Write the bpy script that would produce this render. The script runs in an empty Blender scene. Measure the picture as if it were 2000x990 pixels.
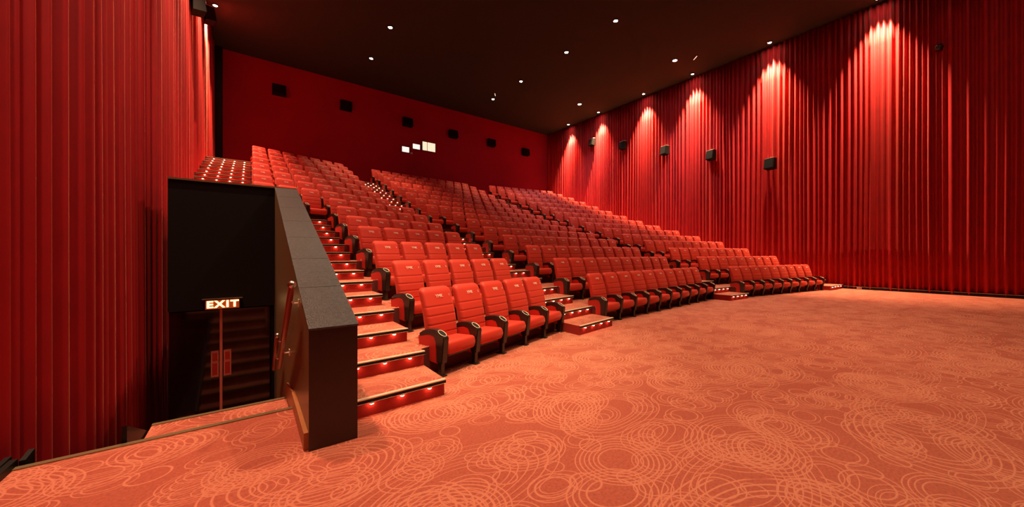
import bpy, bmesh, math, random
from mathutils import Vector, Matrix, noise

H = 1.5                       # eye height; plan measured in units of it
random.seed(7)
SC = bpy.context.scene
COL = SC.collection

# ------------------------------------------------------------------ camera, world, exposure
cam_d = bpy.data.cameras.new('camera'); cam = bpy.data.objects.new('camera', cam_d); COL.objects.link(cam)
cam_d.sensor_width = 36.0; cam_d.lens = 36.0 * 690.0 / 2000.0
cam_d.clip_start = 0.05; cam_d.clip_end = 200
cam.location = (0, 0, H); cam.rotation_euler = (math.radians(90), 0, -math.radians(36.4))
SC.camera = cam
w = bpy.data.worlds.new('world'); SC.world = w; w.use_nodes = True
w.node_tree.nodes['Background'].inputs[0].default_value = (0.02, 0.012, 0.01, 1)
w.node_tree.nodes['Background'].inputs[1].default_value = 1.0
SC.view_settings.view_transform = 'Standard'; SC.view_settings.look = 'None'
SC.view_settings.exposure = 0.45; SC.view_settings.gamma = 1.0
SC.view_settings.use_curve_mapping = False
SC.cycles.max_bounces = 6; SC.cycles.diffuse_bounces = 4; SC.cycles.glossy_bounces = 3
SC.cycles.transmission_bounces = 2; SC.cycles.sample_clamp_indirect = 4.0
SC.cycles.use_denoising = True
SC.cycles.caustics_reflective = False; SC.cycles.caustics_refractive = False

WARM = (1.0, 0.70, 0.42); WARMER = (1.0, 0.62, 0.34); COOL = (0.80, 0.90, 1.0)

def area(name, loc, size, energy, color, rot=(0, 0, 0), sy=None):
    l = bpy.data.lights.new(name, 'AREA'); l.shape = 'RECTANGLE' if sy else 'SQUARE'; l.size = size
    if sy: l.size_y = sy
    l.energy = energy; l.color = color
    o = bpy.data.objects.new(name, l); o.location = [c * H for c in loc]; o.rotation_euler = rot
    COL.objects.link(o); return o
def spot(name, loc, energy, color, angle=80, blend=1.0, aim=None, radius=0.08):
    l = bpy.data.lights.new(name, 'SPOT'); l.energy = energy; l.color = color
    l.spot_size = math.radians(angle); l.spot_blend = blend; l.shadow_soft_size = radius
    o = bpy.data.objects.new(name, l); o.location = [c * H for c in loc]
    if aim:
        d = Vector(aim) - Vector(loc); o.rotation_euler = d.to_track_quat('-Z', 'Y').to_euler()
    COL.objects.link(o); return o

CEIL = 6.8 + 1.0
# added fill lights without fittings, under the front ceiling and at the screen end
area('ceiling_fill', (4.0, -1.0, CEIL - 0.15), 4.0, 110, WARM)
area('ceiling_fill', (9.5, -1.5, CEIL - 0.15), 4.0, 60, WARM)
area('front_fill', (6.0, -4.6, 3.8), 14.0, 16, (1.0, 0.60, 0.45), rot=(math.radians(90), 0, 0), sy=6.0)

# ------------------------------------------------------------------ helpers
def tag(o, label=None, cat=None, group=None, kind=None):
    if label: o['label'] = label
    if cat: o['category'] = cat
    if group: o['group'] = group
    if kind: o['kind'] = kind
    return o
def empty(name, loc=(0, 0, 0), rz=0.0):
    o = bpy.data.objects.new(name, None); o.location = loc; o.rotation_euler = (0, 0, rz)
    o.empty_display_size = 0.1; COL.objects.link(o); return o
def build(name, bm, mats, parent=None, smooth=False, loc=None):
    me = bpy.data.meshes.new(name); bm.normal_update(); bm.to_mesh(me); bm.free()
    for m in (mats if isinstance(mats, (list, tuple)) else [mats]): me.materials.append(m)
    if smooth:
        for p in me.polygons: p.use_smooth = True
    o = bpy.data.objects.new(name, me); COL.objects.link(o)
    if parent: o.parent = parent
    if loc: o.location = loc
    return o
def BM(): return bmesh.new()
def box(bm, x0, x1, y0, y1, z0, z1, mi=0, bev=0.0):
    vs = [bm.verts.new(p) for p in ((x0,y0,z0),(x1,y0,z0),(x1,y1,z0),(x0,y1,z0),(x0,y0,z1),(x1,y0,z1),(x1,y1,z1),(x0,y1,z1))]
    fs = [bm.faces.new([vs[i] for i in f]) for f in ((3,2,1,0),(4,5,6,7),(0,1,5,4),(1,2,6,5),(2,3,7,6),(3,0,4,7))]
    for f in fs: f.material_index = mi
    if bev > 0:
        es = list({e for f in fs for e in f.edges})
        r = bmesh.ops.bevel(bm, geom=es, offset=bev, segments=2, affect='EDGES', profile=0.6)
        for f in r['faces']: f.material_index = mi
    return vs
def hbox(bm, x0, x1, y0, y1, z0, z1, **k): return box(bm, x0*H, x1*H, y0*H, y1*H, z0*H, z1*H, **k)
def prism(bm, pts, axis, a0, a1, mi=0):
    """closed outline extruded along axis ('x','y','z')."""
    def mk(p, a):
        if axis == 'x': return (a, p[0], p[1])
        if axis == 'y': return (p[0], a, p[1])
        return (p[0], p[1], a)
    A = [bm.verts.new(mk(p, a0)) for p in pts]; B = [bm.verts.new(mk(p, a1)) for p in pts]
    n = len(pts); fs = []
    fs.append(bm.faces.new(A[::-1])); fs.append(bm.faces.new(B))
    for i in range(n): fs.append(bm.faces.new((A[i], A[(i+1) % n], B[(i+1) % n], B[i])))
    for f in fs: f.material_index = mi
    bmesh.ops.recalc_face_normals(bm, faces=fs)
    return fs
def tube(bm, pts, r, n=10, mi=0):
    pts = [Vector(p) for p in pts]; rings = []
    for i, p in enumerate(pts):
        d = (pts[min(i+1, len(pts)-1)] - pts[max(i-1, 0)]).normalized()
        up = Vector((0, 0, 1)) if abs(d.z) < 0.9 else Vector((1, 0, 0))
        a = d.cross(up).normalized(); b = d.cross(a)
        rings.append([bm.verts.new(p + r*(a*math.cos(2*math.pi*k/n) + b*math.sin(2*math.pi*k/n))) for k in range(n)])
    for i in range(len(rings)-1):
        for k in range(n):
            f = bm.faces.new((rings[i][k], rings[i][(k+1) % n], rings[i+1][(k+1) % n], rings[i+1][k])); f.material_index = mi
    for rg in (rings[0][::-1], rings[-1]):
        f = bm.faces.new(rg); f.material_index = mi
def loft(bm, rings, cap=True, mi=0):
    R = [[bm.verts.new(p) for p in r] for r in rings]; n = len(R[0])
    for i in range(len(R)-1):
        for k in range(n):
            f = bm.faces.new((R[i][k], R[i][(k+1) % n], R[i+1][(k+1) % n], R[i+1][k])); f.material_index = mi
    if cap:
        for rg in (R[0][::-1], R[-1]): f = bm.faces.new(rg); f.material_index = mi
def cyl(bm, c, r0, r1, z0, z1, n=20, mi=0):
    loft(bm, [[(c[0]+r*math.cos(2*math.pi*k/n), c[1]+r*math.sin(2*math.pi*k/n), z) for k in range(n)] for r, z in ((r0, z0), (r1, z1))], mi=mi)
def text_bm(s, size, depth=0.002, bold=0.0, spc=1.0):
    cu = bpy.data.curves.new('t', 'FONT'); cu.body = s; cu.size = size; cu.extrude = depth; cu.align_x = 'CENTER'; cu.align_y = 'CENTER'
    cu.offset = bold; cu.resolution_u = 2; cu.space_character = spc
    ob = bpy.data.objects.new('t', cu); COL.objects.link(ob)
    dg = bpy.context.evaluated_depsgraph_get(); me = bpy.data.meshes.new_from_object(ob.evaluated_get(dg))
    bm = BM(); bm.from_mesh(me); bpy.data.objects.remove(ob); bpy.data.curves.remove(cu); bpy.data.meshes.remove(me)
    return bm

# ------------------------------------------------------------------ materials
def mat(name, col, rough=0.6, metal=0.0, emit=None, es=0.0, sheen=0.0, bump=None, spec=0.5, var=None):
    m = bpy.data.materials.new(name); m.use_nodes = True; nt = m.node_tree; b = nt.nodes['Principled BSDF']
    b.inputs['Base Color'].default_value = (*col, 1); b.inputs['Roughness'].default_value = rough
    b.inputs['Metallic'].default_value = metal; b.inputs['Specular IOR Level'].default_value = spec
    if sheen: b.inputs['Sheen Weight'].default_value = sheen; b.inputs['Sheen Roughness'].default_value = 0.4; b.inputs['Sheen Tint'].default_value = (1.0, 0.42, 0.28, 1)
    if emit: b.inputs['Emission Color'].default_value = (*emit, 1); b.inputs['Emission Strength'].default_value = es
    if bump or var:
        tc = nt.nodes.new('ShaderNodeTexCoord')
        n = nt.nodes.new('ShaderNodeTexNoise'); n.inputs['Scale'].default_value = (bump or var)[0]; n.inputs['Detail'].default_value = 3
        nt.links.new(tc.outputs['Object'], n.inputs['Vector'])
        if bump:
            bp = nt.nodes.new('ShaderNodeBump'); bp.inputs['Strength'].default_value = bump[1]; bp.inputs['Distance'].default_value = 0.01
            nt.links.new(n.outputs['Fac'], bp.inputs['Height']); nt.links.new(bp.outputs['Normal'], b.inputs['Normal'])
        if var:
            mx = nt.nodes.new('ShaderNodeMix'); mx.data_type = 'RGBA'
            mx.inputs['A'].default_value = (*[c*(1-var[1]) for c in col], 1); mx.inputs['B'].default_value = (*[min(1, c*(1+var[1])) for c in col], 1)
            n2 = nt.nodes.new('ShaderNodeTexNoise'); n2.inputs['Scale'].default_value = var[0]; nt.links.new(tc.outputs['Object'], n2.inputs['Vector'])
            nt.links.new(n2.outputs['Fac'], mx.inputs['Factor']); nt.links.new(mx.outputs['Result'], b.inputs['Base Color'])
    return m

def carpet():
    m = bpy.data.materials.new('ring_carpet'); m.use_nodes = True; nt = m.node_tree; b = nt.nodes['Principled BSDF']
    N = nt.nodes.new; L = nt.links.new
    b.inputs['Roughness'].default_value = 0.75; b.inputs['Specular IOR Level'].default_value = 0.25
    geo = N('ShaderNodeNewGeometry')
    def math_(op, a, c=None, clamp=False):
        n = N('ShaderNodeMath'); n.operation = op; n.use_clamp = clamp
        for i, v in enumerate((a, c)):
            if v is None: continue
            if isinstance(v, (int, float)): n.inputs[i].default_value = v
            else: L(v, n.inputs[i])
        return n.outputs[0]
    wob = N('ShaderNodeTexNoise'); wob.inputs['Scale'].default_value = 0.9; wob.inputs['Detail'].default_value = 0
    L(geo.outputs['Position'], wob.inputs['Vector'])
    wv = N('ShaderNodeVectorMath'); wv.operation = 'MULTIPLY_ADD'; wv.inputs[1].default_value = (0.22, 0.22, 0)
    L(wob.outputs['Color'], wv.inputs[0]); L(geo.outputs['Position'], wv.inputs[2])
    total = None
    #        scale  rot  stretch  offset       rings
    layers = [(0.75, 0.3, 1.25, (0.1, 0.2), ((.17,.012),(.21,.010),(.25,.012),(.29,.010),(.33,.012),(.37,.010))),
              (0.95, 1.2, 1.45, (3.4, 1.7), ((.20,.014),(.26,.012),(.31,.012),(.36,.012))),
              (1.25, 2.2, 1.15, (7.1, 5.2), ((.22,.018),(.30,.014),(.36,.014))),
              (1.7, 0.8, 1.35, (2.1, 9.3), ((.26,.024),(.36,.018))),
              (0.55, 2.7, 1.6, (5.5, 4.4), ((.22,.008),(.25,.008),(.29,.009),(.33,.008),(.38,.009),(.43,.008))),
              (0.38, 0.9, 2.1, (1.3, 6.7), ((.16,.005),(.20,.005),(.23,.005),(.27,.006),(.31,.005),(.35,.006),(.40,.005))),
              (1.1, 2.9, 1.8, (4.9, 8.1), ((.19,.013),(.24,.012),(.33,.012))),
              (2.3, 1.7, 1.1, (8.8, 0.6), ((.25,.030),))]
    for sc, rot, st, off, rings in layers:
        mp = N('ShaderNodeMapping'); mp.vector_type = 'POINT'
        mp.inputs['Location'].default_value = (off[0], off[1], 0); mp.inputs['Rotation'].default_value = (0, 0, rot)
        mp.inputs['Scale'].default_value = (sc, sc*st, 0)
        L(wv.outputs[0], mp.inputs['Vector'])
        v = N('ShaderNodeTexVoronoi'); v.voronoi_dimensions = '2D'; v.inputs['Scale'].default_value = 1.0; v.inputs['Randomness'].default_value = 0.5
        L(mp.outputs[0], v.inputs['Vector'])
        sep = N('ShaderNodeSeparateColor'); L(v.outputs['Color'], sep.inputs[0])
        # every medallion has its own size
        sz = math_('MULTIPLY_ADD', sep.outputs[0], 0.7); sz.node.inputs[2].default_value = 0.95
        d = math_('MULTIPLY', v.outputs['Distance'], sz)
        for rr, wd in rings:
            a = math_('ABSOLUTE', math_('SUBTRACT', d, rr))
            k = math_('SUBTRACT', 1.0, math_('DIVIDE', a, wd * 0.78), clamp=True)
            k = math_('MULTIPLY', k, 1.6, clamp=True)
            total = k if total is None else math_('MAXIMUM', total, k)
    fib = N('ShaderNodeTexNoise'); fib.inputs['Scale'].default_value = 55; fib.inputs['Detail'].default_value = 4
    L(geo.outputs['Position'], fib.inputs['Vector'])
    big = N('ShaderNodeTexNoise'); big.inputs['Scale'].default_value = 0.45; big.inputs['Detail'].default_value = 2
    L(geo.outputs['Position'], big.inputs['Vector'])
    base = N('ShaderNodeMix'); base.data_type = 'RGBA'
    base.inputs['A'].default_value = (0.33, 0.062, 0.038, 1); base.inputs['B'].default_value = (0.46, 0.118, 0.070, 1)
    L(big.outputs['Fac'], base.inputs['Factor'])
    tex = N('ShaderNodeMix'); tex.data_type = 'RGBA'; tex.blend_type = 'MULTIPLY'; tex.inputs['Factor'].default_value = 0.55
    cr = N('ShaderNodeMapRange'); cr.inputs['From Min'].default_value = 0.3; cr.inputs['From Max'].default_value = 0.7
    cr.inputs['To Min'].default_value = 0.55; cr.inputs['To Max'].default_value = 1.25
    L(fib.outputs['Fac'], cr.inputs['Value']); L(base.outputs['Result'], tex.inputs['A']); L(cr.outputs[0], tex.inputs['B'])
    mx = N('ShaderNodeMix'); mx.data_type = 'RGBA'; mx.inputs['B'].default_value = (0.72, 0.28, 0.17, 1)
    L(math_('MULTIPLY', total, 0.52), mx.inputs['Factor']); L(tex.outputs['Result'], mx.inputs['A'])
    L(mx.outputs['Result'], b.inputs['Base Color'])
    bp = N('ShaderNodeBump'); bp.inputs['Strength'].default_value = 0.35; bp.inputs['Distance'].default_value = 0.006
    L(fib.outputs['Fac'], bp.inputs['Height']); L(bp.outputs['Normal'], b.inputs['Normal'])
    return m

M = {}
M['carpet'] = carpet()
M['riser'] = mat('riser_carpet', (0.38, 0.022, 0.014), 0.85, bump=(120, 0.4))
M['tier_shaded'] = mat('shaded_tier_carpet', (0.10, 0.010, 0.008), 0.85, bump=(120, 0.4))  # riser carpet darkened in colour for the shadow under the seats
M['curtain'] = mat('red_velvet', (0.40, 0.008, 0.013), 0.6, sheen=0.2, spec=0.25, var=(3.0, 0.15))
M['backwall'] = mat('crimson_fabric', (0.29, 0.009, 0.028), 0.85, spec=0.15, var=(0.5, 0.12))
M['ceiling'] = mat('black_ceiling', (0.036, 0.052, 0.040), 0.9, spec=0.1)
M['dark'] = mat('black_paint', (0.006, 0.006, 0.005), 0.5, spec=0.25)
M['lam'] = mat('black_laminate', (0.030, 0.010, 0.006), 0.32, spec=0.5, bump=(3, 0.05))
M['laminner'] = mat('bronze_laminate', (0.20, 0.12, 0.05), 0.35, spec=0.5, bump=(2, 0.1))
M['cap'] = mat('black_stone', (0.055, 0.056, 0.060), 0.33, spec=0.6, bump=(90, 0.35), var=(40, 0.8))
M['fabric'] = mat('red_seat_fabric', (0.53, 0.030, 0.015), 0.60, sheen=0.30, spec=0.3, bump=(160, 0.12))
M['panel'] = mat('red_side_panel', (0.50, 0.022, 0.014), 0.5, spec=0.35)
M['plastic'] = mat('black_plastic', (0.020, 0.013, 0.010), 0.32, spec=0.5)
M['chrome'] = mat('chrome', (0.85, 0.72, 0.55), 0.35, 0.3)
M['alu'] = mat('aluminium', (0.85, 0.68, 0.50), 0.35, 0.35)
M['steel'] = mat('steel', (0.6, 0.55, 0.5), 0.3, 1.0)
M['cream'] = mat('cream_thread', (0.85, 0.62, 0.5), 0.6)
M['door'] = mat('glossy_black_door', (0.012, 0.004, 0.003), 0.08, spec=0.6)
M['plate'] = mat('red_lit_plate', (0.45, 0.04, 0.03), 0.3, 0.4)  # red light on the push plates is put into this colour
M['plateframe'] = mat('brushed_plate_frame', (0.75, 0.3, 0.25), 0.35, 0.6)
M['rail'] = mat('red_brown_rail', (0.33, 0.055, 0.035), 0.3, spec=0.6)
M['wood'] = mat('oak_trim', (0.42, 0.17, 0.06), 0.45, var=(8, 0.2))
M['olive'] = mat('brass_edge', (0.30, 0.24, 0.13), 0.4, 0.7)
M['lens'] = mat('lit_lens', (1, 0.9, 0.75), 0.4, emit=(1.0, 0.86, 0.66), es=60)
M['lenscool'] = mat('lit_cool_lens', (1, 1, 1), 0.4, emit=(0.86, 0.93, 1.0), es=200)
M['steplens'] = mat('lit_step_lens', (1, 0.5, 0.35), 0.4, emit=(1.0, 0.36, 0.20), es=24)
M['exitback'] = mat('exit_glow_panel', (0.5, 0.08, 0.02), 0.4, emit=(1.0, 0.16, 0.03), es=0.10)
M['exitletter'] = mat('exit_letters', (1, 0.8, 0.4), 0.4, emit=(1.0, 0.72, 0.28), es=2.0)
M['pane'] = mat('lit_booth_pane', (0.9, 0.8, 0.6), 0.3, emit=(1.0, 0.80, 0.55), es=0.75)
M['panewhite'] = mat('lit_booth_pane_white', (0.9, 0.85, 0.8), 0.3, emit=(1.0, 0.85, 0.78), es=0.8)
M['speaker'] = mat('speaker_black', (0.005, 0.005, 0.004), 0.6, spec=0.2)
M['grille'] = mat('speaker_grille', (0.004, 0.005, 0.004), 0.8, spec=0.1, bump=(200, 0.5))
M['screen'] = mat('white_screen', (0.7, 0.68, 0.65), 0.8)

# ------------------------------------------------------------------ seating plan (units of H)
NR = 15
ZF = [0,.23,.46,.69,.90,1.13,1.36,1.60,1.86,2.13,2.41,2.70,2.99,3.26,3.52]
PIT = 0.745; SP = 0.405
LINE = [(-1.05,2.30),(0.08,2.30),(1.25,2.66),(3.18,3.27),(4.07,3.30),(8.10,3.62),(8.94,3.345),(12.53,2.74),(13.75,2.86)]
def F(x):
    for (a, b), (c, d) in zip(LINE, LINE[1:]):
        if x <= c: return b + (d-b)*(x-a)/(c-a)
    return LINE[-1][1]
EDGE = 0.12
XR = 13.75; XL = -1.05; YB = 15.15; YF = -5.0

# ------------------------------------------------------------------ room shell
bm = BM()
hbox(bm, -0.885, 0.232, YF, 2.69, -0.1, 0); hbox(bm, 0.232, XR, YF, 2.69, -0.1, 0)
prism(bm, [(0.463*H, 2.69*H), (XR*H, 2.69*H), (XR*H, 4.2*H), (0.463*H, 4.2*H)], 'z', -0.1*H, 0)
tag(build('floor', bm, M['carpet']), kind='structure')
bm = BM(); hbox(bm, XL-0.3, XR+0.3, YF-0.2, YB+0.2, CEIL, CEIL+0.1); tag(build('ceiling', bm, M['ceiling']), kind='structure')
bm = BM(); hbox(bm, XL-0.3, XR+0.3, YB, YB+0.15, 0, CEIL); tag(build('wall_back', bm, M['backwall']), kind='structure')
bm = BM(); hbox(bm, XR+0.12, XR+0.3, YF, YB, -0.1, CEIL); tag(build('wall_right', bm, M['dark']), kind='structure')
bm = BM(); hbox(bm, XL-0.3, XL-0.12, YF, YB, -1.6, CEIL); tag(build('wall_left', bm, M['dark']), kind='structure')
bm = BM(); hbox(bm, XL-0.3, XR+0.3, YF-0.2, YF, -0.1, CEIL); tag(build('wall_front', bm, M['dark']), kind='structure')
bm = BM(); hbox(bm, XR-0.10, XR-0.05, YF, 2.5, 0.0, 0.075); hbox(bm, XR-0.105, XR-0.1, YF, 2.5, 0.068, 0.075, mi=1)
tag(build('baseboard_right', bm, [M['dark'], M['steel']]), kind='structure')
bm = BM(); hbox(bm, -0.91, -0.885, YF, 2.72, -0.1, 0.035); tag(build('baseboard_left', bm, M['dark']), kind='structure')

# back wall edge reveal beside the left curtain (dark vertical strip)
bm = BM(); hbox(bm, XL, XL+0.28, YB-0.12, YB, 2.5, CEIL); tag(build('trim_1', bm, M['dark']), kind='structure')

def tier_piece(bm, x0, x1, k):
    """platform of row k (index from 0) between x0 and x1, front edge follows the seating curve."""
    n = max(1, int((x1-x0)/0.4)); xs = sorted(set([x0, x1] + [p[0] for p in LINE if x0 < p[0] < x1] + [x0+(x1-x0)*i/n for i in range(1, n)]))
    yo = EDGE + PIT*(k-1)
    last = k == NR-1
    fr = [(x, F(x)+yo) for x in xs]; bk = [(x, YB if last else F(x)+yo+PIT+0.03) for x in xs]
    pts = [(x*H, y*H) for x, y in fr] + [(x*H, y*H) for x, y in bk[::-1]]
    z1 = ZF[k]*H; z0 = (ZF[k-1]-0.05)*H if k > 1 else -0.02*H
    fs = prism(bm, pts, 'z', z0, z1)
    for f in fs:
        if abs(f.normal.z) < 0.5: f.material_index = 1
AISLES_LOW = [(0.463, 1.10), (3.22, 4.02), (8.13, 8.92), (12.62, 13.60)]
AISLES_UP = [(-0.93, -0.02), (2.84, 3.62), (8.13, 8.92), (12.62, 13.60)]
for k in range(1, NR):
    bm = BM()
    ais = AISLES_LOW if k < 7 else AISLES_UP
    x = 0.463 if k < 7 else (-0.74 if k < 9 else XL+0.02)
    if k in (7, 8): ais = [(-0.74, -0.02)] + ais[1:]
    for a, b in ais:
        if a - x > 0.01: tier_piece(bm, x, a, k)
        x = b
    tier_piece(bm, x, XR, k)
    tag(build('floor_tier', bm, [M['carpet'], M['tier_shaded']]), kind='structure')

# ------------------------------------------------------------------ aisle stairs
ORD = ['first','second','third','fourth','fifth','sixth','seventh','eighth','ninth','tenth','eleventh','twelfth','thirteenth','fourteenth','fifteenth',
       'sixteenth','seventeenth','eighteenth','nineteenth','twentieth','twenty-first','twenty-second','twenty-third','twenty-fourth','twenty-fifth','twenty-sixth','twenty-seventh','twenty-eighth']
def lens_mesh():
    bm = BM()
    n = 10; r = 0.021
    rings = [[(rr*math.cos(2*math.pi*k/n), rr*math.sin(2*math.pi*k/n), z) for k in range(n)] for rr, z in ((r*1.25, 0.0), (r*1.25, -0.008))]
    loft(bm, rings, mi=0)
    rings = [[(rr*math.cos(2*math.pi*k/n), rr*math.sin(2*math.pi*k/n), z) for k in range(n)] for rr, z in ((r, -0.008), (r*0.9, -0.016), (r*0.5, -0.021))]
    loft(bm, rings, mi=1)
    me = bpy.data.meshes.new('step_light'); bm.to_mesh(me); bm.free(); me.materials.append(M['alu']); me.materials.append(M['steplens']); return me
LENS = lens_mesh()
def stairs(label, where, spans, tilt, first, nl, lights=True, short='', lmax=99):
    """spans: function k -> (x0,x1) for the level index; one step object per half level."""
    root = empty('aisle_stairs'); tag(root, label, 'stairs')
    cnt = 0
    for k in first:
        for half in (0, 1):
            x0, x1 = spans(k)
            xm = (x0+x1)/2; yo = F(xm) + EDGE + PIT*(k-1)
            zt = ZF[k-1] + (ZF[k]-ZF[k-1])*(0.5 if half == 0 else 1.0)
            y0 = yo - PIT/2 if half == 0 else yo
            y1 = y0 + PIT/2 + 0.02
            if k == NR-1 and half == 1: y1 = YB - 0.1
            zb = (ZF[k-1]-0.02) if half == 0 else (ZF[k-1]+0.02)
            if k == 1 and half == 0: zb = 0.0
            t = tilt
            def Y(x, y): return y + (x-xm)*t
            nose = 0.02
            rise = (ZF[k]-ZF[k-1])/2
            bmx = BM()
            pts = [(x0*H, Y(x0,y0+nose)*H), (x1*H, Y(x1,y0+nose)*H), (x1*H, Y(x1,y1)*H), (x0*H, Y(x0,y1)*H)]
            fs = prism(bmx, pts, 'z', (zt-rise-0.01)*H if not (k == 1 and half == 0) else 0.0, zt*H - 0.02)
            for f in fs: f.material_index = 1
            pts = [(x0*H, Y(x0,y0)*H), (x1*H, Y(x1,y0)*H), (x1*H, Y(x1,y1)*H), (x0*H, Y(x0,y1)*H)]
            fs = prism(bmx, pts, 'z', zt*H - 0.02, zt*H)
            for f in fs:
                if abs(f.normal.z) < 0.5: f.material_index = 1
            st = build('step', bmx, [M['carpet'], M['riser']], root)
            bmn = BM()
            for (za, zb2, dy0, dy1, mi) in ((-0.004, 0.006, -0.012, 0.030, 0), (-0.034, -0.004, -0.010, 0.004, 1), (-0.037, -0.034, -0.012, 0.004, 0)):
                pts = [(x0*H, Y(x0,y0)*H+dy0), (x1*H, Y(x1,y0)*H+dy0), (x1*H, Y(x1,y0)*H+dy1), (x0*H, Y(x0,y0)*H+dy1)]
                prism(bmn, pts, 'z', zt*H+za, zt*H+zb2, mi=mi)
            build('nosing_strip', bmn, [M['alu'], M['dark']], st)
            if cnt < lmax:
                for i in range(nl):
                    xx = x0 + (x1-x0)*(i+0.62)/(nl+0.24)
                    o = bpy.data.objects.new('step_light', LENS); COL.objects.link(o)
                    o.location = (xx*H, Y(xx,y0)*H + 0.008, zt*H-0.040)
                    # under the overhanging nose, just in front of the riser
                    o.location.y = Y(xx, y0)*H + 0.018 - 0.012
                    tag(o, 'lamp %s from the left, under the %s step of the %s' % (ORD[i], ORD[cnt], short), 'step light', 'step lights of the ' + short)
            cnt += 1
    return root
stairs('lower left carpeted aisle stairs beside the sloping black stairwell wall', None, lambda k: (0.476, 1.10), 0.05, range(1, 8), 3, short='stairs beside the black wall')
stairs('upper far left carpeted aisle stairs between the left curtain and the seats', None, lambda k: (-0.74 if k < 9 else -0.93, -0.02), 0.0, range(7, NR), 4, short='far left upper stairs')
stairs('carpeted aisle stairs between the left and middle blocks of seats', None, lambda k: (3.22, 4.02) if k < 7 else (2.84, 3.62), 0.16, range(1, NR), 4, short='stairs left of middle block')
stairs('carpeted aisle stairs between the middle and right blocks of seats', None, lambda k: (8.13, 8.92), -0.05, range(1, NR), 4, short='stairs right of middle block', lmax=4)
stairs('carpeted aisle stairs along the right curtain', None, lambda k: (12.62, 13.60), -0.05, range(1, NR), 4, short='stairs along right curtain', lmax=2)

# ------------------------------------------------------------------ stairwell, black box, doors
BX0, BX1, BY0, BY1 = -0.727, 0.463, 5.27, 6.48
bm = BM(); hbox(bm, BX0, BX1, BY0, BY1, 0.363, 1.823); tag(build('wall_vestibule', bm, M['dark']), kind='structure')
bm = BM(); hbox(bm, BX0, BX1, BY0-0.02, BY0+0.05, 1.806, 1.826); tag(build('trim_2', bm, M['olive']), kind='structure')
bm = BM(); hbox(bm, 0.463, 0.50, 2.72, 7.0, -0.1, 0.0)
bm.free()
# sloping wall between the stairwell and the aisle
y0, y1 = 2.04, 5.27
bm = BM()
prism(bm, [(y0*H, -0.02*H), (y1*H, -0.02*H), (y1*H, 1.813*H), (y0*H, 0.615*H)], 'x', 0.232*H, 0.463*H)
prism(bm, [(2.69*H, -1.1*H), (y1*H, -1.1*H), (y1*H, -0.02*H), (2.69*H, -0.02*H)], 'x', 0.232*H, 0.463*H)
for f in bm.faces:
    if f.normal.x < -0.9: f.material_index = 1
wm = tag(build('wall_stairwell', bm, [M['lam'], M['laminner']]), kind='structure')
nseg = 7; sl = (1.823-0.625)/(y1-y0)
for i in range(nseg):
    # capping slabs with fine joints
    a = y0 - 0.01 + (y1-y0+0.01)*i/nseg; b = y0 - 0.01 + (y1-y0+0.01)*(i+1)/nseg - 0.004
    bm = BM()
    za, zb = 0.625+sl*(a-y0), 0.625+sl*(b-y0)
    prism(bm, [(a*H, (za-0.010)*H), (b*H, (zb-0.010)*H), (b*H, zb*H), (a*H, za*H)], 'x', 0.230*H, 0.466*H)
    build('cap_slab', bm, M['cap'], wm)
bm = BM(); hbox(bm, BX0, 0.232, BY0+0.06, BY0+0.1, -1.1, 0.363); tag(build('wall_door', bm, M['dark']), kind='structure')
# landing floor below and stairs down
bm = BM(); hbox(bm, -0.55, 0.232, 4.9, BY0+0.1, -1.1, -1.04); hbox(bm, BX0, -0.55, 4.6, BY0+0.1, -1.1, -1.04)
tag(build('floor_landing', bm, M['carpet']), kind='structure')
sd = empty('stairs_down'); tag(sd, 'carpeted stairs leading down to the exit doors', 'stairs')
ys = [2.69, 3.24] + [3.24 + 0.235*i for i in range(1, 8)]
for i, yy in enumerate(ys):
    zt = -0.115*i
    ye = ys[i+1] if i+1 < len(ys) else 4.95
    if i > 0:
        bm = BM(); hbox(bm, -0.52, 0.225, ys[i-1]+0.0, yy, zt-0.13, zt)
        st = build('step', bm, M['carpet'], sd)
    bm = BM(); hbox(bm, -0.885 if i == 0 else -0.52, 0.225, yy-0.025, yy+0.008, zt-0.02, zt+0.006)
    build('nosing_strip', bm, M['olive'], sd)
# thin black stringers on the open side
def stringer(x, ya, yb, za, zb, h):
    bm = BM(); prism(bm, [(ya*H, (za-0.15)*H), (yb*H, (zb-0.15)*H), (yb*H, (zb+h)*H), (ya*H, (za+h)*H)], 'x', (x-0.02)*H, x*H); return bm
tag(build('stair_stringer', stringer(-0.53, 2.71, 4.9, 0.0, -1.0, 0.09), M['dark']), 'black board edging the open left side of the stairs down', 'stringer')
tag(build('stair_stringer', stringer(-0.86, 2.71, 2.80, -0.01, 0.005, 0.035), M['dark']), 'small black sloping board by the foot of the left curtain, second from the picture edge', 'stringer')
tag(build('stair_stringer', stringer(-0.91, 2.45, 2.74, 0.02, 0.03, 0.015), M['dark']), 'black board at the floor edge in the lower left corner', 'stringer')
# oak skirting on the stairwell side of the wall
bm = BM(); prism(bm, [(2.06*H, 0.0), (2.72*H, 0.0), (2.72*H, 0.09*H), (2.06*H, 0.09*H)], 'x', 0.212*H, 0.232*H)
tag(build('baseboard_stairwell', bm, M['wood']), kind='structure')
bm = BM(); prism(bm, [(2.72*H, -0.05*H), (3.3*H, -0.13*H), (3.3*H, -0.02*H), (2.72*H, 0.09*H)], 'x', 0.216*H, 0.232*H)
tag(build('baseboard_step', bm, M['wood']), kind='structure')
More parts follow.
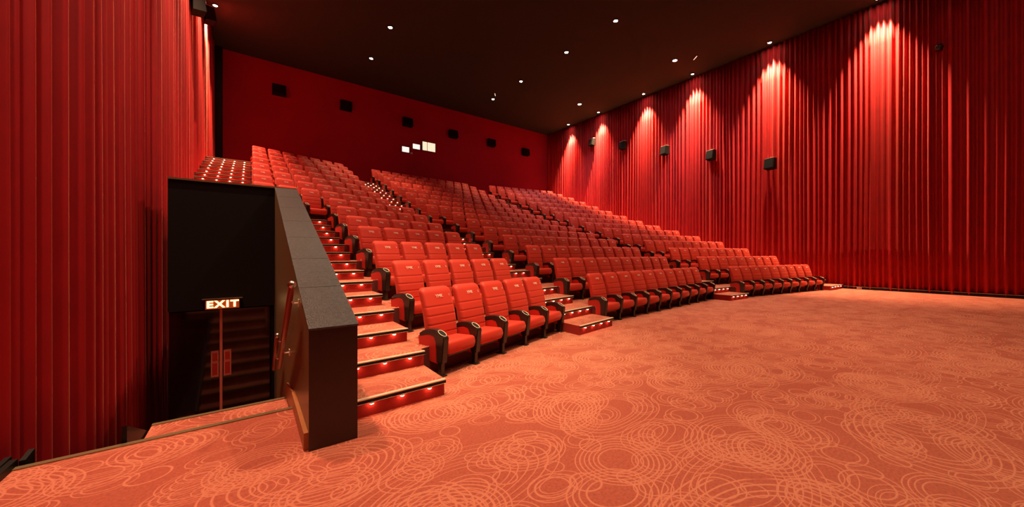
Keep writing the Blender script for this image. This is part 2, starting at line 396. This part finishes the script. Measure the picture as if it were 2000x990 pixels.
# doors
def door(n, x0, x1, lab, side):
    d = empty('door_%d' % n, ((x0+x1)/2*H, (BY0+0.045)*H, -1.04*H)); tag(d, kind='structure')
    w2 = (x1-x0)/2*H
    bm = BM(); box(bm, -w2+0.01, w2-0.01, -0.02, 0.02, 0.01, 1.39*H, bev=0.004); build('door_leaf', bm, M['door'], d)
    px = (w2-0.085)*side
    bm = BM(); box(bm, px-0.052, px+0.052, -0.034, -0.02, 0.62*H, 0.92*H, bev=0.003); pl = build('push_plate', bm, M['plateframe'], d)
    bm = BM(); box(bm, px-0.034, px+0.034, -0.040, -0.034, 0.645*H, 0.78*H); box(bm, px-0.034, px+0.034, -0.040, -0.034, 0.81*H, 0.895*H); build('plate_inset', bm, M['plate'], pl)
    return d
door(1, -0.727, -0.283, '', 1); door(2, -0.283, 0.19, '', -1)
bm = BM(); hbox(bm, -0.295, -0.271, BY0+0.0, BY0+0.03, -1.03, 0.355); tag(build('trim_3', bm, M['plateframe']), kind='structure')
# exit sign
ex = empty('exit_sign', (-0.265*H, (BY0-0.05)*H, 0.42*H)); tag(ex, 'glowing EXIT sign above the black double doors', 'sign')
bm = BM(); box(bm, -0.24, 0.24, 0.0, 0.05, -0.085, 0.085, bev=0.004); build('housing', bm, M['dark'], ex)
bm = BM(); box(bm, -0.225, 0.225, -0.006, 0.0, -0.075, 0.075); build('light_panel', bm, M['exitback'], ex)
bm = BM(); box(bm, -0.27, 0.27, -0.02, 0.06, 0.092, 0.104); build('top_bracket', bm, M['steel'], ex)
bm = text_bm('EXIT', 0.16, 0.003, 0.006, 1.22); bmesh.ops.scale(bm, vec=(1.12, 1, 1), verts=bm.verts)
bmesh.ops.rotate(bm, matrix=Matrix.Rotation(math.radians(90), 3, 'X'), verts=bm.verts)
bmesh.ops.translate(bm, vec=(0, -0.012, 0), verts=bm.verts); build('lettering', bm, M['exitletter'], ex)
# handrails
def rail(pts, label, brackets):
    r = empty('handrail', (0, 0, 0)); tag(r, label, 'handrail')
    bm = BM(); tube(bm, [(x*H, y*H, z*H) for x, y, z in pts], 0.026, 12); build('rail_tube', bm, M['rail'], r, smooth=True)
    p = Vector(pts[0])*H; bm = BM(); bmesh.ops.create_uvsphere(bm, u_segments=12, v_segments=8, radius=0.033, matrix=Matrix.Translation(p)); build('end_cap', bm, M['steel'], r, smooth=True)
    for t in brackets:
        a, b = Vector(pts[0])*H, Vector(pts[1])*H; q = a.lerp(b, t)
        bm = BM(); tube(bm, [q, (q.x+0.03, q.y, q.z-0.04), (0.232*H, q.y, q.z-0.04)], 0.008, 8); cyl(bm, (0.232*H-0.006, q.y), 0.0, 0.0, q.z-0.04, q.z-0.04) if False else None
        box(bm, 0.232*H-0.008, 0.232*H, q.y-0.03, q.y+0.03, q.z-0.075, q.z-0.005); build('bracket', bm, M['chrome'], r)
rail([(0.183, 2.34, 0.825), (0.183, 3.45, 0.07)], 'red-brown upper handrail with rounded steel end on the stairwell wall', (0.13, 0.72))
rail([(0.183, 3.72, 0.28), (0.183, 4.35, -0.18)], 'red-brown lower handrail deeper down the stairwell wall', (0.1, 0.6))

# ------------------------------------------------------------------ curtains
def curtain(name, x, y0, y1, z0, z1, side, seed, amp, step, label, mix):
    rnd = random.Random(seed)
    cols = []; y = y0
    while y < y1:                                  # irregular pleats
        wdt = step * rnd.choice(mix) * rnd.uniform(0.85, 1.15); a = amp * rnd.uniform(0.75, 1.15) * min(1, wdt/step+0.1)
        ph = rnd.uniform(0, 6.28); sk = rnd.uniform(0.75, 1.35)
        for i in range(12):
            t = i/12.0
            cols.append((y + wdt*t, a*(0.5-0.5*math.cos(2*math.pi*t**sk))**1.2 + 0.10*a*math.sin(6*math.pi*t+ph)*math.sin(math.pi*t)))
        y += wdt
    bm = BM(); rows = 7; V = []
    for j in range(rows+1):
        z = z0 + (z1-z0)*j/rows; f = j/rows
        row = []
        for i, (yy, d) in enumerate(cols):
            sw = 0.02*math.sin(yy*1.7+f*3.0+seed) + 0.03*noise.noise(Vector((yy*0.8, f*2.5, seed)))
            row.append(bm.verts.new((x + side*(d*(1.05-0.25*f) + 0.4*sw), yy + 0.7*sw*(1-f), z)))
        V.append(row)
    for j in range(rows):
        for i in range(len(cols)-1):
            bm.faces.new((V[j][i], V[j][i+1], V[j+1][i+1], V[j+1][i]))
    o = build(name, bm, M['curtain'], smooth=True); tag(o, label, 'curtain')
    sm = o.modifiers.new('thickness', 'SOLIDIFY'); sm.thickness = 0.01; sm.offset = 0
    return o
curtain('curtain', XR*H, YF*H, (YB-0.03)*H, 0.03*H, CEIL*H-0.02, -1, 3, 0.14, 0.19, 'long pleated red curtain covering the right wall from ceiling to floor', (0.8, 0.95, 1.0, 1.05, 1.2))
curtain('curtain', XL*H, YF*H, (YB-0.15)*H, -1.55*H, CEIL*H-0.02, 1, 9, 0.15, 0.19, 'tall pleated red curtain hanging on the left wall beside the exit stairwell', (0.5, 0.7, 0.85, 1.05, 1.45))

# ------------------------------------------------------------------ back wall: booth windows, speakers
def on_back(px, py):
    x = (px-1000)/690.0; s, c = math.sin(math.radians(36.4)), math.cos(math.radians(36.4))
    D = YB/(c-s*x); return (D*(s+c*x), 1+(495-py)/690.0*D)
for i, (x0, x1, yt, yb, m) in enumerate(((785, 799, 287, 297, 'panewhite'), (806, 820, 282, 291, 'panewhite'), (825, 850, 280, 294, 'pane'))):
    (xa, za), (xb, zb) = on_back(x0, yb-1), on_back(x1, yt+1)
    wn = empty('window_%d' % (i+1), ((xa+xb)/2*H, YB*H, (za+zb)/2*H)); tag(wn, kind='structure')
    wx, wz = (xb-xa)/2*H, max(0.075, (zb-za)/2*H)
    bm = BM()
    for a in ((-wx-0.03, -wx, -wz, wz), (wx, wx+0.03, -wz, wz), (-wx-0.03, wx+0.03, wz, wz+0.03), (-wx-0.03, wx+0.03, -wz-0.03, -wz)):
        box(bm, a[0], a[1], -0.03, 0.0, a[2], a[3])
    if i == 2: box(bm, -wx*0.3, -wx*0.3+0.03, -0.02, 0, -wz, wz)
    build('window_frame', bm, M['dark'], wn)
    bm = BM(); box(bm, -wx, wx, -0.012, -0.004, -wz, wz); build('pane', bm, M[m], wn)
bx, bz = on_back(803, 300)
bm = BM(); box(bm, bx*H-0.07, bx*H+0.07, YB*H-0.09, YB*H, bz*H-0.05, bz*H+0.08, bev=0.02)
tag(build('sensor', bm, M['plateframe']), 'small pink sensor below the left projection booth window', 'sensor')

def make_speaker(wd, hd, dp, bracket=True):
    r = empty('wall_speaker')
    bm = BM()   # wedge cabinet, front face tilted down; front towards -y
    prism(bm, [(-dp, -hd*0.40), (0, -hd*0.5), (0, hd*0.5), (-dp*0.75, hd*0.5)], 'x', -wd/2, wd/2)
    build('cabinet', bm, M['speaker'], r)
    bm = BM(); prism(bm, [(-dp*1.06, -hd*0.36), (-dp*1.0, -hd*0.37), (-dp*0.76, hd*0.46), (-dp*0.83, hd*0.46)], 'x', -wd*0.45, wd*0.45)
    build('grille', bm, M['grille'], r)
    if bracket:
        bm = BM(); box(bm, -wd*0.5, wd*0.5, -dp*0.72, -0.01, hd*0.5, hd*0.5+0.018); box(bm, -0.02, 0.02, -dp*0.4, 0.1, hd*0.5+0.01, hd*0.5+0.07)
        build('bracket', bm, M['alu'], r)
    return r
def dup(root):
    r = root.copy(); COL.objects.link(r)
    for ch in [c for c in COL.objects if c.parent == root]:
        c = ch.copy(); COL.objects.link(c); c.parent = r
    return r
sp0 = make_speaker(0.62, 0.55, 0.30, False)
for i, (px, py) in enumerate(((545,178),(675,208),(795,240),(884,263),(958,280),(1025,298))):
    s_ = sp0 if i == 0 else dup(sp0); x, z = on_back(px, py); s_.location = (x*H, YB*H-0.01, z*H)
    tag(s_, 'dark speaker box on the crimson back wall, %s from the left' % ORD[i], 'speaker', 'speakers on the back wall')
def on_side(px, py, X):
    x = (px-1000)/690.0; s, c = math.sin(math.radians(36.4)), math.cos(math.radians(36.4))
    D = X/(s+c*x); return (D*(c-s*x), 1+(495-py)/690.0*D)
sp1 = make_speaker(0.44, 0.54, 0.30, True)
for i, (px, py) in enumerate(((1157,278),(1217,284),(1299,294),(1390,303),(1506,320))):
    s_ = sp1 if i == 0 else dup(sp1); y, z = on_side(px, py, XR-0.18); s_.location = ((XR-0.09)*H, y*H, z*H); s_.rotation_euler = (0, 0, -math.pi/2 - 0.25)
    tag(s_, 'black speaker on the right curtain, %s from the back wall' % ORD[i], 'speaker', 'speakers on the right curtain')
for i, (px, py) in enumerate(((408, 30), (385, 8))):
    s_ = dup(sp1); y, z = on_side(px, py, XL+0.18); s_.location = ((XL+0.1)*H, y*H, z*H); s_.rotation_euler = (0, 0, math.pi/2 + 0.25)
    tag(s_, ('black speaker high on the left curtain, farther from the camera', 'black speaker high on the left curtain, cut by the top edge')[i], 'speaker', 'speakers on the left curtain')
y, z = on_side(1834, 93, XR-0.15)
cs = empty('wall_device', ((XR-0.17)*H, y*H, z*H)); tag(cs, 'small round black device high on the right curtain near the top right', 'device')
bm = BM(); bmesh.ops.create_uvsphere(bm, u_segments=16, v_segments=10, radius=0.12); build('dome', bm, M['plastic'], cs, smooth=True)
bm = BM(); box(bm, -0.02, 0.16, -0.09, 0.09, -0.08, 0.10, bev=0.02); build('mount', bm, M['speaker'], cs)

# ------------------------------------------------------------------ ceiling lights
def make_downlight(lens, r):
    root = empty('ceiling_light')
    bm = BM(); n = 20
    loft(bm, [[(rr*math.cos(2*math.pi*k/n), rr*math.sin(2*math.pi*k/n), z) for k in range(n)] for rr, z in ((r*1.05, 0), (r*1.45, 0), (r*1.45, -0.03), (r*1.1, -0.04), (r*1.02, -0.02))], cap=False)
    build('trim_ring', bm, M['dark'], root, smooth=True)
    bm = BM(); cyl(bm, (0, 0), r, r, -0.030, -0.012, n); build('lens', bm, M[lens], root)
    return root
d_warm = make_downlight('lens', 0.085); d_cool = make_downlight('lenscool', 0.10); d_wall = make_downlight('lens', 0.075)
def rep(proto, used=[]):
    if proto.name not in used: used.append(proto.name); return proto
    return dup(proto)
HOUSE = [(3.35,10.7),(3.35,12.8),(8.55,6.5),(8.55,8.5),(8.55,11.0),(8.55,13.0),(3.35,8.5),(3.35,6.5),(3.35,4.2),(3.35,2.0),(8.55,4.2),(8.55,2.0),(3.35,-0.5),(8.55,-0.5)]
HL = ['warm ceiling downlight above the left seats, nearer the camera', 'warm ceiling downlight above the left seats, by the back wall',
      'warm ceiling downlight over the middle seats, nearest the camera', 'warm ceiling downlight over the middle seats, second from the front',
      'warm ceiling downlight over the middle seats, third from the front', 'warm ceiling downlight over the middle seats, nearest the back wall']
for i, (x, y) in enumerate(HOUSE):
    if i < 6:
        o = rep(d_warm); o.location = (x*H, y*H, CEIL*H); tag(o, HL[i], 'ceiling light', 'warm ceiling downlights')
    e = (1100, 1300, 800, 900, 1000, 1100, 900, 800, 900, 2500, 1300, 1900, 1300, 700)[i]
    spot('downlight_beam', (x, y, CEIL-0.06), e, WARM, 68, 1.0)
for i, (x, y) in enumerate(((11.98, 6.6), (12.0, 11.1))):
    o = rep(d_cool); o.location = (x*H, y*H, CEIL*H)
    tag(o, ('brilliant cool white ceiling light, the nearer of two', 'brilliant cool white ceiling light, the farther of two')[i], 'ceiling light', 'cool white ceiling lights')
    spot('cool_beam', (x, y, CEIL-0.06), 900, COOL, 110, 1.0)
spot('aimed_beam', (0.9, 0.8, CEIL-0.06), 3600, (1.0, 0.85, 0.50), 34, 1.0, aim=(2.1, 3.3, 0.6))
spot('aimed_beam', (4.5, 2.5, CEIL-0.06), 1100, (1.0, 0.50, 0.36), 58, 1.0, aim=(-1.0, 4.2, 2.2))  # added fill aimed at the near left curtain, no fixture there
spot('aimed_beam', (4.0, 7.0, CEIL-0.06), 900, (1.0, 0.6, 0.42), 56, 1.0, aim=(-1.0, 8.5, 3.5))  # second added fill, for the farther part of the left curtain
spot('aimed_beam', (9.3, 2.6, CEIL-0.06), 1300, WARMER, 22, 1.0, aim=(9.9, 4.9, 1.0))
spot('aimed_beam', (3.6, 9.0, CEIL-0.06), 900, WARMER, 18, 1.0, aim=(4.3, 11.4, 3.6))
WASH = (13.2, 11.2, 8.77, 6.7, 4.23, 1.78)
for i, y in enumerate(WASH):
    o = rep(d_wall); o.location = (13.42*H, y*H, CEIL*H)
    tag(o, 'small lit downlight washing the right curtain, %s from the back wall' % ORD[i], 'ceiling light', 'wall washers along the right curtain')
    spot('wash_beam', (13.40, y, CEIL-0.06), 7000, WARMER, 60, 0.9, aim=(13.56, y-0.02, 4.0), radius=0.05)
for i, y in enumerate((12.6, 10.4, 8.3, 6.2, 4.1, 2.0)):
    if i == 0:
        o = rep(d_wall); o.location = (-0.80*H, y*H, CEIL*H); tag(o, 'small lit downlight washing the left curtain at the top', 'ceiling light')
    spot('wash_beam', (-0.80, y, CEIL-0.06), (5000, 4200, 3200, 3000, 2300, 2100)[i], (1.0, 0.55, 0.33), 66, 0.85, aim=(-0.98, y, 4.0), radius=0.05)

def on_ceiling(px, py):
    x = (px-1000)/690.0; s, c = math.sin(math.radians(36.4)), math.cos(math.radians(36.4))
    D = 690.0*(CEIL-1)/(495-py); return (D*(s+c*x), D*(c-s*x))
for i, (px, py) in enumerate(((967, 184), (1358, 112))):
    x, y = on_ceiling(px, py); t = empty('slot_light', (x*H, y*H, CEIL*H)); t.rotation_euler = (0, 0, 0.9)
    tag(t, ('short thin ceiling light bar above the middle seats, far off', 'short thin ceiling light bar beside the nearer cool white light')[i], 'ceiling light', 'thin light bars')
    bm = BM(); box(bm, -0.22, 0.22, -0.05, 0.05, -0.03, 0.0); build('housing', bm, M['dark'], t)
    bm = BM(); box(bm, -0.18, 0.18, -0.02, 0.02, -0.036, -0.03); build('light_bar', bm, M['pane'], t)
y, z = on_side(1678, 564, XR-0.12)
so = empty('floor_socket', ((XR-0.115)*H, y*H, 0.035*H)); tag(so, 'small white socket on the black skirting at the foot of the right curtain', 'socket')
bm = BM(); box(bm, -0.012, 0.012, -0.07, 0.07, -0.035, 0.035, bev=0.003); build('plate', bm, M['cream'], so)
bm = BM(); box(bm, -0.016, -0.012, -0.045, -0.01, -0.015, 0.015); box(bm, -0.016, -0.012, 0.01, 0.045, -0.015, 0.015); build('outlet', bm, M['dark'], so)

# ------------------------------------------------------------------ cinema seat
P_ = SP*H
def rrect(wd, dp, n=5, r=None, cx=0, cy=0):
    """rounded rectangle outline in xy, centred"""
    r = min(r if r else 0.04, wd/2-0.001, dp/2-0.001); pts = []
    for qx, qy, a0 in ((1, 1, 0), (-1, 1, 90), (-1, -1, 180), (1, -1, 270)):
        for i in range(n):
            a = math.radians(a0 + 90*i/(n-1)); pts.append((cx+qx*(wd/2-r)+r*math.cos(a), cy+qy*(dp/2-r)+r*math.sin(a)))
    return pts
def back_bm(detail=True):
    bm = BM(); W_, D_ = 0.512, 0.115; z0, z1 = 0.33, 1.045; rings = []
    seams = [0.17, 0.33, 0.49, 0.65] if detail else []
    ts = [0.0, 0.02, 0.06, 0.15] + [0.86, 0.905, 0.93, 0.95, 0.965, 0.98, 0.99, 0.997, 1.0]
    lv = [(t, 0) for t in ts]
    for s in seams:
        lv += [(s-0.035, 0), (s-0.010, 0), (s, 1), (s+0.010, 0), (s+0.035, 0)]
    lv.sort()
    for t, g in lv:
        e = 0.0
        if t > 0.90: e = (t-0.90)/0.10
        if t < 0.04: e = (0.04-t)/0.04*0.5
        k = math.sqrt(max(0.0, 1-min(1, e)**2))
        rc = 0.065; dz = max(0.0, rc-(1-t)*(z1-z0)); wd = W_ - 2*(rc-math.sqrt(max(0.0, rc*rc-dz*dz))) - (0.012*(1-t)); dp = D_*(0.30+0.70*k)*(1.0 + 0.12*math.sin(math.pi*min(1, t*1.4)))
        z = z0+(z1-z0)*t
        y = 0.325 + 0.17*t - 0.035*math.sin(math.pi*t)
        pts = rrect(wd, dp, 5, 0.045, 0, y)
        out = []
        for (px, py) in pts:
            if py < y:                       # front face slightly hollowed between side bolsters, seams pressed in
                c = max(0.0, 1-(abs(px)/(wd*0.5))**2)
                if g: py += 0.006
            out.append((px, py, z))
        # add hollow: insert front mid points
        rings.append(out)
    loft(bm, rings); return bm
def cush_bm():
    bm = BM(); rings = []
    for t in (0, .03, .08, .2, .4, .6, .8, .92, .97, 1.0):      # along y from front (-) to back
        y = -0.055 + 0.45*t
        top = 0.415 - 0.030*t; bot = 0.235 + 0.085*min(1, t*1.6)
        e = 0
        if t < 0.10: e = (0.10-t)/0.10
        if t > 0.95: e = (t-0.95)/0.05
        k = 0.55+0.45*math.sqrt(max(0, 1-e*e))
        hgt = (top-bot)*k; mid = (top+bot)/2; wd = 0.505*(0.94+0.06*k)
        rings.append([(a, y, b) for a, b in [(p[0], p[1]) for p in rrect(wd, hgt, 4, 0.045, 0, mid)]])
    loft(bm, rings); return bm
def arm_bm(x, lift=0.0):
    """black front pillar with cup hole and rising arm pad"""
    bm = BM()
    prof = [(-0.048,0.165),(0.048,0.165),(0.052,0.38),(0.10,0.47),(0.20,0.490),(0.36,0.455),(0.375,0.485),(0.30,0.530),(0.20,0.555),(0.10,0.562),(0.055,0.552),(-0.075,0.485),(-0.082,0.46)]
    fs = prism(bm, prof, 'x', x-0.048, x+0.048)
    es = [e for e in bm.edges if abs(e.verts[0].co.x-e.verts[1].co.x) < 1e-5]
    bmesh.ops.bevel(bm, geom=es, offset=0.010, segments=2, affect='EDGES')
    return bm
def ring_bm(x):
    bm = BM(); c = Vector((x, -0.008, 0.522)); nrm = Vector((0, -0.46, 0.89)).normalized(); t = Vector((1, 0, 0)); u = nrm.cross(t)
    n = 20
    def at(a, r, hh): return c + (t*math.cos(a)*0.040 + u*math.sin(a)*0.060)*r + nrm*hh
    loft(bm, [[at(2*math.pi*k/n, r, h_) for k in range(n)] for r, h_ in ((1.10, 0.0), (1.13, 0.006), (1.02, 0.007), (0.99, 0.001))], cap=False)
    return bm
def hole_bm(x):
    bm = BM(); c = Vector((x, -0.008, 0.522)); nrm = Vector((0, -0.46, 0.89)).normalized(); t = Vector((1, 0, 0)); u = nrm.cross(t); n = 20
    bm.faces.new([bm.verts.new(c + (t*math.cos(2*math.pi*k/n)*0.040 + u*math.sin(2*math.pi*k/n)*0.060) + nrm*0.003) for k in range(n)])
    return bm
def panel_bm(x):
    bm = BM(); fs = prism(bm, [(0.045,0.150),(0.29,0.165),(0.375,0.30),(0.395,0.455),(0.20,0.50),(0.05,0.51)], 'x', x-0.0465, x+0.0465)
    es = [e for e in bm.edges if abs(e.verts[0].co.x-e.verts[1].co.x) < 1e-5]
    bmesh.ops.bevel(bm, geom=es, offset=0.012, segments=2, affect='EDGES'); return bm
def leg_bm(x):
    bm = BM(); box(bm, x-0.028, x+0.028, -0.02, 0.040, 0.0, 0.175, bev=0.004); box(bm, x-0.045, x+0.045, -0.05, 0.10, 0.0, 0.012, bev=0.003); return bm
def beam_bm():
    bm = BM(); box(bm, -P_/2+0.03, P_/2-0.03, 0.14, 0.20, 0.17, 0.21, bev=0.004); box(bm, -0.2, 0.2, 0.0, 0.36, 0.212, 0.26, bev=0.01); return bm
def flip_front(bm, y, z, x=0, tilt=0.0):
    bmesh.ops.rotate(bm, matrix=Matrix.Rotation(math.radians(90)-tilt, 3, 'X'), verts=bm.verts)
    bmesh.ops.translate(bm, vec=(x, y, z), verts=bm.verts); return bm
def mesh_of(bm, mats, name, smooth=False, angle=True):
    me = bpy.data.meshes.new(name); bm.normal_update(); bmesh.ops.recalc_face_normals(bm, faces=bm.faces) ; bm.to_mesh(me); bm.free()
    for m in mats: me.materials.append(m)
    if smooth:
        for p in me.polygons: p.use_smooth = True
    return me
xl = -P_/2; xr = P_/2
ME = {
 'backrest': mesh_of(back_bm(), [M['fabric']], 'backrest', True),
 'seat_cushion': mesh_of(cush_bm(), [M['fabric']], 'seat_cushion', True),
 'armrest': mesh_of(arm_bm(xl), [M['plastic']], 'armrest'),
 'armrest_r': mesh_of(arm_bm(xr), [M['plastic']], 'armrest'),
 'cup_ring': mesh_of(ring_bm(xl), [M['chrome']], 'cup_ring', True),
 'cup_ring_r': mesh_of(ring_bm(xr), [M['chrome']], 'cup_ring', True),
 'cup_hole': mesh_of(hole_bm(xl), [M['dark']], 'cup_hole'),
 'cup_hole_r': mesh_of(hole_bm(xr), [M['dark']], 'cup_hole'),
 'side_panel': mesh_of(panel_bm(xl), [M['panel']], 'side_panel'),
 'side_panel_r': mesh_of(panel_bm(xr), [M['panel']], 'side_panel'),
 'leg': mesh_of(leg_bm(xl), [M['plastic']], 'leg'),
 'leg_r': mesh_of(leg_bm(xr), [M['plastic']], 'leg'),
 'under_frame': mesh_of(beam_bm(), [M['plastic']], 'under_frame'),
 'emblem': mesh_of(flip_front(text_bm('YMK', 0.064, 0.0012), 0.383, 0.925, 0.0, 0.36), [M['cream']], 'emblem'),
}
DIG = [mesh_of(flip_front(text_bm(str(i+1), 0.044, 0.0012), 0.385, 0.925, 0.185, 0.36), [M['cream']], 'seat_number') for i in range(11)]
def letter_me(ch):
    bm = text_bm(ch, 0.06, 0.001)
    bmesh.ops.rotate(bm, matrix=Matrix.Rotation(math.radians(90), 3, 'X'), verts=bm.verts)
    bmesh.ops.rotate(bm, matrix=Matrix.Rotation(math.radians(-90), 3, 'Z'), verts=bm.verts)
    bmesh.ops.translate(bm, vec=(xl-0.048, 0.19, 0.33), verts=bm.verts); return mesh_of(bm, [M['cream']], 'row_letter')
LET = [letter_me(c) for c in 'ABCDEFGHIJKLMNO']

def seat_list():
    out = []
    for k in range(NR):
        zk = ZF[k]; yo = PIT*k
        blocks = []
        if k < 7: blocks.append(('left', (1.25, 2.66), 17.5, 5))
        else: blocks.append(('left', (0.08, 2.29), 17.5, 7))
        if k < 7: blocks.append(('middle', (4.07, 3.30), 4.5, 10))
        else: blocks.append(('middle', (3.666, 3.27), 4.5, 11))
        blocks.append(('right', (8.94, 3.345), -9.5, 9))
        for name, (x0, y0), ang, n in blocks:
            a = math.radians(ang)
            for i in range(n):
                u = (i+0.5)*SP
                out.append((k, name, i, n, (x0+u*math.cos(a))*H, (y0+yo+u*math.sin(a))*H, zk*H, a))
    return out
SEATS = seat_list()
FAR = {166, 191, 192, 193, 194, 219, 220, 221, 238, 239, 244, 245, 246, 247, 248, 265, 266, 269, 270, 271, 272, 273, 274, 275, 290, 291, 292, 293, 296, 297, 298, 299, 300, 301, 302, 315, 316, 317, 318, 319, 320, 323, 324, 325, 326, 327, 328, 329, 339, 340, 341, 342, 343, 344, 345, 346, 347, 349, 350, 351, 352, 353, 354, 355, 356, 361, 362, 363, 365, 366, 367, 368, 369, 370, 371, 372, 373, 374, 376, 377, 378, 379, 380, 381, 382, 383}   # the smallest in view
def add_part(root, key, me, name):
    o = bpy.data.objects.new(name, me); COL.objects.link(o); o.parent = root; return o
ROWN = ['front'] + [o for o in ORD[1:]]
stuff = []
for idx, (k, blk, i, n, x, y, z, a) in enumerate(SEATS):
    if idx in FAR:
        stuff.append((x, y, z, a)); continue
    root = empty('cinema_seat', (x, y, z), a)
    edge = {'left': 'left', 'middle': 'left', 'right': 'left'}[blk]
    rowt = 'front row' if k == 0 else ('back row' if k == NR-1 else '%s row from the front' % ORD[k])
    tag(root, 'red cinema seat, %s from the left in the %s block, %s' % (ORD[i], blk, rowt), 'seat', 'cinema seats of the %s block' % blk)
    add_part(root, 0, ME['backrest'], 'backrest'); add_part(root, 0, ME['seat_cushion'], 'seat_cushion')
    ar = add_part(root, 0, ME['armrest'], 'armrest'); add_part(ar, 0, ME['cup_ring'], 'cup_ring'); add_part(ar, 0, ME['cup_hole'], 'cup_hole')
    sp = add_part(root, 0, ME['side_panel'], 'side_panel'); add_part(root, 0, ME['leg'], 'leg'); add_part(root, 0, ME['under_frame'], 'under_frame')
    add_part(root, 0, ME['emblem'], 'emblem')
    if k < 9: add_part(root, 0, DIG[i], 'seat_number')
    if i == 0: add_part(sp, 0, LET[k], 'row_letter')
    if i == n-1:
        ar = add_part(root, 0, ME['armrest_r'], 'armrest'); add_part(ar, 0, ME['cup_ring_r'], 'cup_ring'); add_part(ar, 0, ME['cup_hole_r'], 'cup_hole')
        add_part(root, 0, ME['side_panel_r'], 'side_panel'); add_part(root, 0, ME['leg_r'], 'leg')
if stuff:
    bm = BM()
    mats = [M['fabric'], M['plastic'], M['panel'], M['cream']]
    for (x, y, z, a) in stuff:
        T = Matrix.Translation((x, y, z)) @ Matrix.Rotation(a, 4, 'Z')
        for key, mi in (('backrest', 0), ('seat_cushion', 0), ('armrest', 1), ('side_panel', 2), ('leg', 1), ('emblem', 3)):
            n0 = len(bm.verts); f0 = len(bm.faces); bm.from_mesh(ME[key]); bm.verts.ensure_lookup_table(); bm.faces.ensure_lookup_table()
            bmesh.ops.transform(bm, matrix=T, verts=bm.verts[n0:])
            for f in bm.faces[f0:]: f.material_index = mi
    o = build('distant_cinema_seats', bm, mats); tag(o, 'mass of small distant red cinema seats mostly hidden behind other seats', 'seats', kind='stuff')
